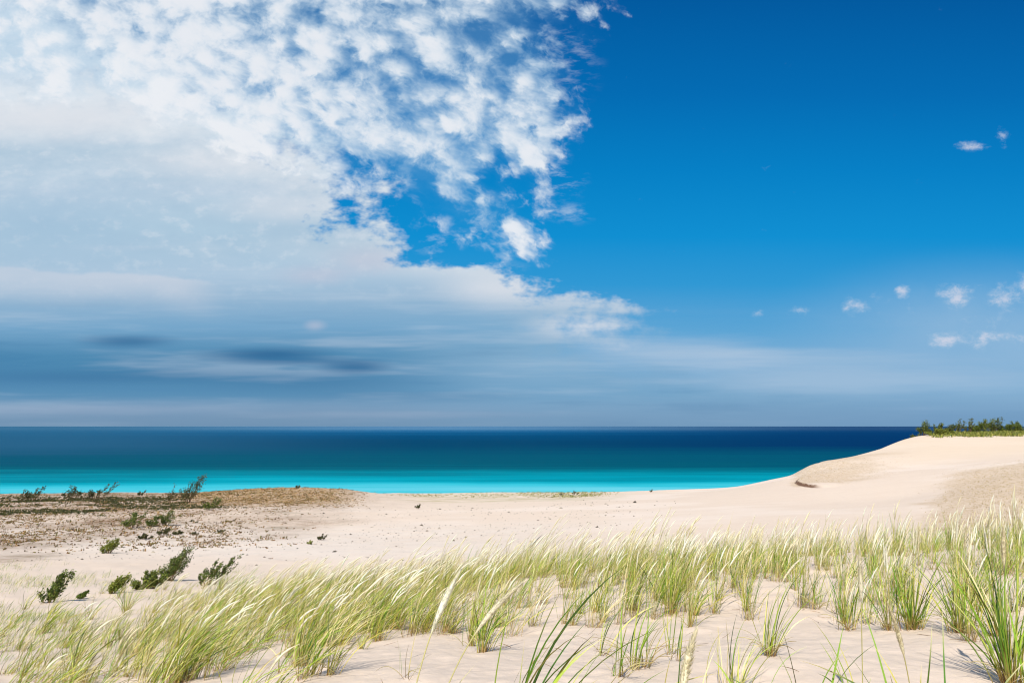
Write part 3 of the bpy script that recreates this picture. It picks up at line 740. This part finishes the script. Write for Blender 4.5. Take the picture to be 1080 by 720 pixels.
# dry scraps blown over the open sand in front
def scraps():
    m = 1500; Yr = np.sqrt(rand(m, 3**2, 13**2)); ur = rand(m, -.8, .85); xr = ur*Yr; zr = height(xr, Yr)
    cx, cy = topix(xr, Yr, zr); k = rng.random(m) < np.clip(.16+.8*fbm(xr*.8, Yr*.8, 3, 44), .02, .8)*np.interp(cx, [0, 400, 600], [.35, .5, 1])
    xr, Yr, zr = xr[k], Yr[k], zr[k]; N = len(xr); a = rand(N, 0, 2*np.pi)
    b = Bag()
    V, Fq, c, _, _ = ribbons(np.stack([xr, Yr, zr+.006], -1), rand(N, .05, .28), rand(N, .002, .006), np.c_[np.cos(a), np.sin(a)]*6, np.c_[np.cos(a+1.4), np.sin(a+1.4)]*5, rand(N, .7, 1.3), pick(BROWN, N)*.8, pick(BROWN, N), pick(STRAW, N)*.7, 6)
    b.add(V, Fq, c)
    tag(b.build('dry_grass_scraps', M_DEAD), 'thin dry grass scraps and stalks lying over the open sand in front', 'plant litter', kind='stuff')
scraps()
T('small pale green tuft at the far left edge above the smooth sand', 12, 662, h=.5, nb=24, wind=(.9,0), spread=.3, dead=4, straw=.35)
T('thin pale tuft between the far-left shrub and the band of grass', 96, 652, h=.5, nb=20, wind=(.7,0), spread=.35, dead=4, straw=.45)
T('green tuft rising at the foot of the open feathery bush', 232, 622, h=.6, nb=40, wind=(.5,0), spread=.3, dead=4, straw=.2)

# ------------------------------------------------------------------ shrubs
LEAFG = np.array([lin(c) for c in ((78,96,36),(100,118,46),(126,138,60),(58,74,32))])
LEAFY = np.array([lin(c) for c in ((128,136,54),(150,152,64),(108,124,48))])
LEAFD = np.array([lin(c) for c in ((56,64,32),(78,82,42),(98,94,54))])
def shrub(label, px, py, wpx, hpx, lean=.35, tbl=LEAFG, nstem=9, nleaf=900, open_=.3, Y=None, name='dune_shrub', group='shrubs on the dune flat', cat='shrub'):
    x, y, z = place(px, Y, py)
    s = y/F0*1.0; wm, hm = wpx*s, hpx*s
    e = empty(name, (x, y, z)); tag(e, label, cat, group)
    ns = nstem; m = 7; t = np.linspace(0, 1, m)
    # stems fan from the foot over the whole width, leaning with the wind
    fx = np.linspace(-.5, .5, ns)+rng.normal(0, .08, ns)
    ht = hm*np.clip(1-.9*(fx-.22)**2*2+rng.normal(0, .16, ns), .5, 1.08)*.92
    ex = fx*wm+rng.normal(0, .05, ns)*wm; ey = rng.uniform(-.45, .45, ns)*wm
    fxs = fx*.3*wm; fys = ey*.35
    P = np.zeros((ns, m, 3))
    P[...,0] = fxs[:,None]+(ex-fxs)[:,None]*t**1.1+lean*ht[:,None]*(t**1.6)[None]*.55
    P[...,1] = fys[:,None]+(ey-fys)[:,None]*t
    P[...,2] = ht[:,None]*t-.05
    P[:,1:-1] += rng.normal(0, .02, (ns, m-2, 3))*hm
    rad = (.012+.012*hm)*(1-.85*t)[None]*np.ones((ns,1))
    V, Fq = tubes(P, rad, 5); b = Bag(); b.add(V, Fq, np.tile(np.array(lin((112,92,70))), (len(V),1)))
    # side twigs
    nt_ = ns*9; i = rng.integers(0, ns, nt_); tt = rand(nt_, .2, .95); k = np.minimum((tt*(m-1)).astype(int), m-2); fr = (tt*(m-1)-k)[:,None]
    p0 = P[i,k]*(1-fr)+P[i,k+1]*fr; a = rand(nt_, 0, 2*np.pi); el = rand(nt_, .4, 1.2)
    ln = hm*rand(nt_, .12, .30)*(1.15-tt*.6)
    dv = np.stack([np.cos(a)*np.cos(el)*.8+lean*.7, np.sin(a)*np.cos(el)*.8, np.sin(el)], -1)
    tq = np.linspace(0, 1, 4)
    Q = p0[:,None]+dv[:,None]*(ln[:,None]*tq[None])[...,None]; Q[...,2] += (ln[:,None]*.15*tq**2)
    V, Fq = tubes(Q, (.004+.004*hm)*(1-.8*tq)[None]*np.ones((nt_,1)), 3); b.add(V, Fq, np.tile(np.array(lin((120,98,72))), (len(V),1)))
    b.build('branches', M_BARK, e)
    # leaves: on twigs and upper stems
    N = int(nleaf*2.2); pxs = y/F0
    ls = max(.05, 1.15*pxs) if y < 130 else .8*pxs; N = N if y < 130 else int(N*2.2)
    ls = min(ls, .17*hm+.02)
    j = rng.integers(0, nt_, N); q = rng.random(N)**.6
    f = q*3; kk = np.minimum(f.astype(int), 2); fr = (f-kk)[:,None]
    c = Q[j,kk]*(1-fr)+Q[j,kk+1]*fr
    on = rng.random(N) < .25; i = rng.integers(0, ns, N); tt = rand(N, .3, 1); k = np.minimum((tt*(m-1)).astype(int), m-2); fr = (tt*(m-1)-k)[:,None]
    c2 = P[i,k]*(1-fr)+P[i,k+1]*fr; c = np.where(on[:,None], c2, c)+rng.normal(0, .06*hm*(1-open_), (N,3))
    dr = dv[j]*.9+rng.normal(0, .42, (N,3))+np.array([lean*.5, 0, .1]); dr /= np.linalg.norm(dr, axis=1, keepdims=True)
    rf = rng.normal(0, 1, (N,3)); sd = np.cross(dr, rf); sd /= np.linalg.norm(sd, axis=1, keepdims=True)+1e-9
    l = ls*rand(N, .7, 1.5); wv = l*.27
    nrm = np.cross(dr, sd)
    p0 = c; p1 = c+dr*(l*.45)[:,None]+sd*wv[:,None]+nrm*(l*.05)[:,None]; p2 = c+dr*l[:,None]; p3 = c+dr*(l*.45)[:,None]-sd*wv[:,None]+nrm*(l*.05)[:,None]
    V = np.stack([p0,p1,p2,p3], 1).reshape(-1, 3); V[:,2] = np.maximum(V[:,2], .01); k4 = np.arange(N)*4
    cc = pick(tbl, N, None, .2)
    b = Bag(); b.add(V, np.stack([k4,k4+1,k4+2,k4+3], -1), np.repeat(cc, 4, axis=0)); b.build('foliage', M_LEAF, e)
    return e
G1 = 'shrubs along the far edge of the flat'; G2 = 'small shrubs on the middle of the flat'; G3 = 'leaning shrubs just behind the grass'
SH = shrub
SH('low dark spreading bush nearest the left edge on the far rim', 32, 529, 26, 15, .25, LEAFD, 9, 420, .2, Y=88, group=G1)
SH('small upright dark bush left of the wide feathery one on the far rim', 75, 527, 13, 15, .3, LEAFD, 6, 340, .1, Y=92, group=G1)
SH('wide feathery dark bush on the far rim against turquoise water', 99, 527, 27, 19, .5, LEAFD, 8, 420, .4, Y=92, group=G1)
SH('tiny dark bush alone on the far rim between the larger bushes', 148, 521, 9, 5, .3, LEAFD, 5, 120, 0, Y=104, group=G1)
SH('thin open sapling left of the tallest dark bush', 179, 530, 10, 20, .3, LEAFD, 4, 130, .5, Y=84, group=G1)
SH('tallest dark bush on the far rim, pointed crown', 197, 530, 20, 26, .45, LEAFD, 8, 700, .1, Y=84, group=G1)
SH('rounded olive bush below the brown knoll, right of the tallest dark bush', 222, 536, 14, 14, .2, LEAFG, 7, 380, .1, Y=72, group=G1)
SH('round olive bush, leftmost of the row of three', 140, 557, 21, 15, .2, LEAFG, 9, 600, .1, group=G2)
SH('small bush, middle of the row of three', 160, 556, 13, 12, .35, LEAFG, 6, 380, .1, group=G2)
SH('narrow taller bush, rightmost of the row of three', 174, 555, 11, 17, .35, LEAFG, 6, 420, .1, group=G2)
SH('low dark cushion bush, leftmost of the lower row', 151, 568, 14, 6, .2, LEAFD, 7, 320, 0, group=G2)
SH('low dark cushion bush, second in the lower row', 171, 564, 12, 8, .3, LEAFD, 7, 300, 0, group=G2)
SH('flat dark cushion bush, third in the lower row', 188, 563, 12, 5, .1, LEAFD, 7, 260, 0, group=G2)
SH('tiny cushion bush, fourth in the lower row', 205, 564, 7, 4, .1, LEAFD, 5, 120, 0, group=G2)
SH('flat cushion bush, rightmost of the lower row', 231, 562, 10, 4, .1, LEAFD, 5, 140, 0, group=G2)
SH('yellow-olive leaning bush alone on pale sand below the rows', 114, 583, 15, 15, .5, LEAFY, 9, 800, .05, group=G2)
SH('tall dark leaning bush, right one of the big pair behind the grass', 178, 612, 26, 33, .8, LEAFG, 11, 1500, .3, group=G3)
SH('lower paler leaning bush, left one of the big pair behind the grass', 155, 621, 36, 22, .7, np.concatenate([LEAFG, LEAFY]), 13, 1500, .3, group=G3)
SH('slim yellow-green bush leaning right, left of the big pair', 117, 626, 14, 23, 1.1, LEAFY, 7, 700, .3, group=G3)
SH('open feathery bush at the edge of the grass, right of the big pair', 219, 616, 28, 28, .8, LEAFG, 8, 800, .5, group=G3)
SH('dark pointed bush leaning right near the left edge, in pale grass', 51, 636, 18, 31, .7, LEAFG, 8, 850, .3, group=G3)
SH('small dark bush right of the pointed one near the left edge', 84, 630, 10, 9, .7, LEAFG, 5, 400, .2, group=G3)
SH('tiny bush beside a thin stalk in the middle of the pale flat', 339, 569, 7, 7, .1, LEAFD, 4, 160, .2, group=G2)
SH('tiny low green bush left of the thin-stalk bush', 327, 574, 7, 4, .1, LEAFY, 4, 120, .1, group=G2)
SH('tiny bush far out on the bare flat, centre left', 441, 536, 6, 5, .0, LEAFD, 4, 90, .1, group=G2)
SH('small dark bush on top of the brown knoll', 314, 516, 7, 4, .0, LEAFD, 4, 90, .0, Y=105, group=G1)
SH('small dark bush in the yellow-green strip at the far rim', 606, 520, 6, 4, .0, LEAFD, 4, 90, .0, Y=108, group=G1)
SH('tiny dark bush on the rim left of the strip bush', 593, 520, 5, 3, .0, LEAFD, 4, 60, .0, Y=108, group=G1)
SH('tiny dark bush on the rim where the strip meets the bare dune', 687, 518.5, 4, 3, .0, LEAFD, 4, 60, .0, Y=105, group=G1)

# shrubs along the top of the right dune
G4 = 'shrubs along the top of the right dune'
TOP = [(962,461,10,12,LEAFD,'pale spiky shrub at the very left end of the dune-top row',.4),
 (974,460,12,14,np.concatenate([LEAFD,LEAFG]),'dense dark shrub, second from the left on the dune top',.1),
 (988,459,13,13,LEAFD,'dark shrub behind the yellow-green mound on the dune top',.1),
 (1001,457,9,9,LEAFD,'low dark shrub left of the two thin saplings on the dune top',.1),
 (1011,456,8,15,LEAFD,'left one of the two thin open saplings on the dune top',.6),
 (1022,456,7,15,LEAFD,'right one of the two thin open saplings on the dune top',.6),
 (1030,456,8,9,LEAFG,'low shrub right of the two thin saplings on the dune top',.2),
 (1038,456,12,13,LEAFY,'rounded yellow-green shrub at the middle of the dune-top row',.1),
 (1049,456,9,15,LEAFD,'pointed dark shrub right of the rounded yellow-green one',.2),
 (1059,456,11,10,LEAFG,'low dense shrub right of the pointed dark one',.1),
 (1070,456,10,12,LEAFG,'medium dense shrub second from the photo edge on the dune top',.1),
 (1080,456,12,11,LEAFD,'shrub cut by the right edge of the photo on the dune top',.1)]
for k, (px, py, wp, hp, tb, lb, op) in enumerate(TOP):
    SH(lb, px, py+.5, wp*1.35, hp*rng.uniform(.85,1.08), .15, np.concatenate([tb, LEAFG, LEAFY[:1]]), 8, 420 if op < .5 else 170, op, Y=158 if px > 990 else 146, group=G4)
SH('yellow-green mounded shrub on the sand edge, left end of the dune top', 986, 461, 22, 7, .0, LEAFY, 10, 520, 0, Y=143, group=G4)
SH('small yellow-green mounded shrub right of the larger mound', 1003, 460, 12, 4, .0, LEAFY, 7, 260, 0, Y=145, group=G4)

# ------------------------------------------------------------------ low cover and debris
def cover(name, label, cat, pts, hgt, wid, tbl, mat_, nb=6, spread=.6, lean=(.2,0)):
    r = np.array(pts); n = len(r); rep = np.repeat(np.arange(n), nb); N = len(rep); a = rand(N, 0, 2*np.pi)
    out = np.stack([np.cos(a), np.sin(a)], -1)*rand(N, .1, spread)[:,None]+np.array(lean)
    c = pick(tbl, N, None, .2)
    V, Fq, cc, _, _ = ribbons(r[rep]+np.c_[rng.normal(0, .5, (N,2))*hgt[rep][:,None], np.full(N, -.01)], hgt[rep]*rand(N, .6, 1.2), wid[rep], out*.5, out, np.full(N, .3), c*.8, c, c, 2)
    b = Bag(); b.add(V, Fq, cc); return tag(b.build(name, mat_), label, cat, kind='stuff')
def scatter(n, u0, u1, Y0, Y1, f):
    Yr = rand(n, Y0, Y1); ur = rand(n, u0, u1); xr = ur*Yr
    k = rng.random(n) < f(xr, Yr, ur); xr, Yr = xr[k], Yr[k]
    return np.stack([xr, Yr, height(xr, Yr)], -1)
# dark mats on the left
def fmat(x, Y, u):
    s = fbm(x*.075+Y*.05, Y*.17-x*.03, 4, 123)
    s2 = fbm(x*.5, Y*.5, 3, 321); return sst(-.02, .3, s+.35*s2)*sst(-.36, -.5, u)*sst(56, 66, Y)*sst(104, 90, Y)*.55
p = scatter(26000, -.85, -.3, 58, 108, fmat)
cover('low_evergreen_mat', 'dark olive mats of creeping evergreen on the left flat', 'ground cover', p, rand(len(p), .12, .24), rand(len(p), .07, .13), LEAFD, M_LEAF, 5, .9)
def fkn(x, Y, u):
    return (.3+.7*sst(-.1,.3,fbm(x*.3, Y*.3, 3, 9)))*(sst(-.55,-.42,u)*sst(-.19,-.28,u)*sst(74, 88, Y)+.5*sst(-.25,-.5,u)*sst(33,44,Y+8*fbm(x*.1,Y*.1,3,71)))*sst(114,108,Y)
p = scatter(52000, -.85, -.15, 33, 114, fkn)
TAN = np.array([lin(c) for c in ((140,108,72),(158,126,82),(112,100,62),(104,80,58),(178,148,104),(120,116,62))])
cover('sparse_dry_vegetation', 'sparse rusty brown dry plants over the low knoll and left flat', 'ground cover', p, rand(len(p), .06, .16)*np.exp(rng.normal(0, .3, len(p))), rand(len(p), .04, .09), TAN, M_DEAD, 4, 2.2)
def fst(x, Y, u):
    return sst(.60,.72,u+.04*fbm(x*.1,Y*.1,3,5)+.0015*(70-Y))*sst(84,74,Y-24*(u-.75))*sst(22,34,Y)*.55+.35*sst(.39,.43,u)*sst(.60,.5,u)*sst(76,82,Y)*sst(104,98,Y)
p = scatter(22000, .38, .86, 24, 104, fst)
ST2 = np.array([lin(c) for c in ((190,165,115),(160,140,84),(150,124,80),(206,186,140))])
cover('sparse_grass_stubble', 'thin dry stubble grass scattered on the tan slope at the right', 'ground cover', p, rand(len(p), .06, .16), rand(len(p), .008, .018), ST2, M_DEAD, 3, .9)
def fsp(x, Y, u): return (.3+.7*sst(.0,.05,u))*sst(-.22,-.12,u)*sst(.17,.10,u)*sst(100,108,Y+6*fbm(x*.1,Y*.1,3,6))*sst(118,115,Y)*(.4+.6*sst(-.2,.2,fbm(x*.25,Y*.25,3,8)))
p = scatter(6000, -.22, .2, 92, 118, fsp)
YG = np.array([lin(c) for c in ((150,150,70),(124,128,58),(176,168,90),(96,100,48))])
cover('rim_grass', 'thin strip of yellow-green grass along the far rim above the water', 'grass', p, rand(len(p), .08, .22), rand(len(p), .04, .08), YG, M_GRASS, 4, .6)
def ftp(x, Y, u): return sst(.60,.63,u)*sst(134,142,Y+14*fbm(x*.12,Y*.12,3,16))*sst(172,165,Y)*(.25+.75*sst(-.2,.2,fbm(x*.3,Y*.3,3,17)))
p = scatter(8000, .58, .95, 134, 172, ftp)
cover('dune_top_grass', 'yellow-green grass and low growth along the top of the right dune', 'grass', p, rand(len(p), .3, .7)*(1+.9*fbm(p[:,0]*.25, p[:,1]*.25, 2, 19)), rand(len(p), .10, .22), np.concatenate([YG, LEAFY]), M_GRASS, 5, .8)
def flf(x, Y, u): return sst(-.30,-.40,u)*sst(7,9,Y)*sst(32,26,Y)*np.clip(.25+1.3*fbm(x*.45,Y*.45,3,200), 0, 1)
p = scatter(5200, -.85, -.30, 7, 32, flf)
cover('sparse_thin_grass', 'sparse thin straw and pale green grass over the left sand slope', 'grass', p, rand(len(p), .08, .34), rand(len(p), .004, .008), np.concatenate([STRAW, YG, GREEN]), M_GRASS, 6, .7, (.6,0))
# pebbles, shells and plant scraps on the flat
def fpb(x, Y, u): return (.25+.75*sst(-.1,.3,fbm(x*.15, Y*.15, 3, 55)))*sst(.3,.0,u)*sst(28,36,Y)*sst(90,70,Y)
p = scatter(7000, -.8, .32, 28, 95, fpb)
n = len(p); s = np.exp(rng.normal(-3.35, .5, n))*np.interp(p[:,1], [30,90],[.8,1.5])
th = np.arange(6)/6*2*np.pi; b = Bag()
V = p[:,None]+np.concatenate([np.stack([np.cos(th), np.sin(th), np.zeros(6)], -1), [[0,0,.7]]])[None]*(s[:,None]*rand(n*7,.6,1.3).reshape(n,7))[...,None]
k = np.arange(n)[:,None]*7; F = np.stack([k+np.arange(6), k+(np.arange(6)+1) % 6, np.broadcast_to(k+6, (n,6))], -1).reshape(-1, 3)
b.add(V.reshape(-1, 3), F, np.repeat(pick(np.array([lin(c) for c in ((110,98,84),(140,128,112),(84,76,66),(170,158,140))]), n), 7, axis=0))
tag(b.build('pebbles', M_BARK), 'scattered pebbles and scraps over the pale sand flat', 'pebbles', kind='stuff')
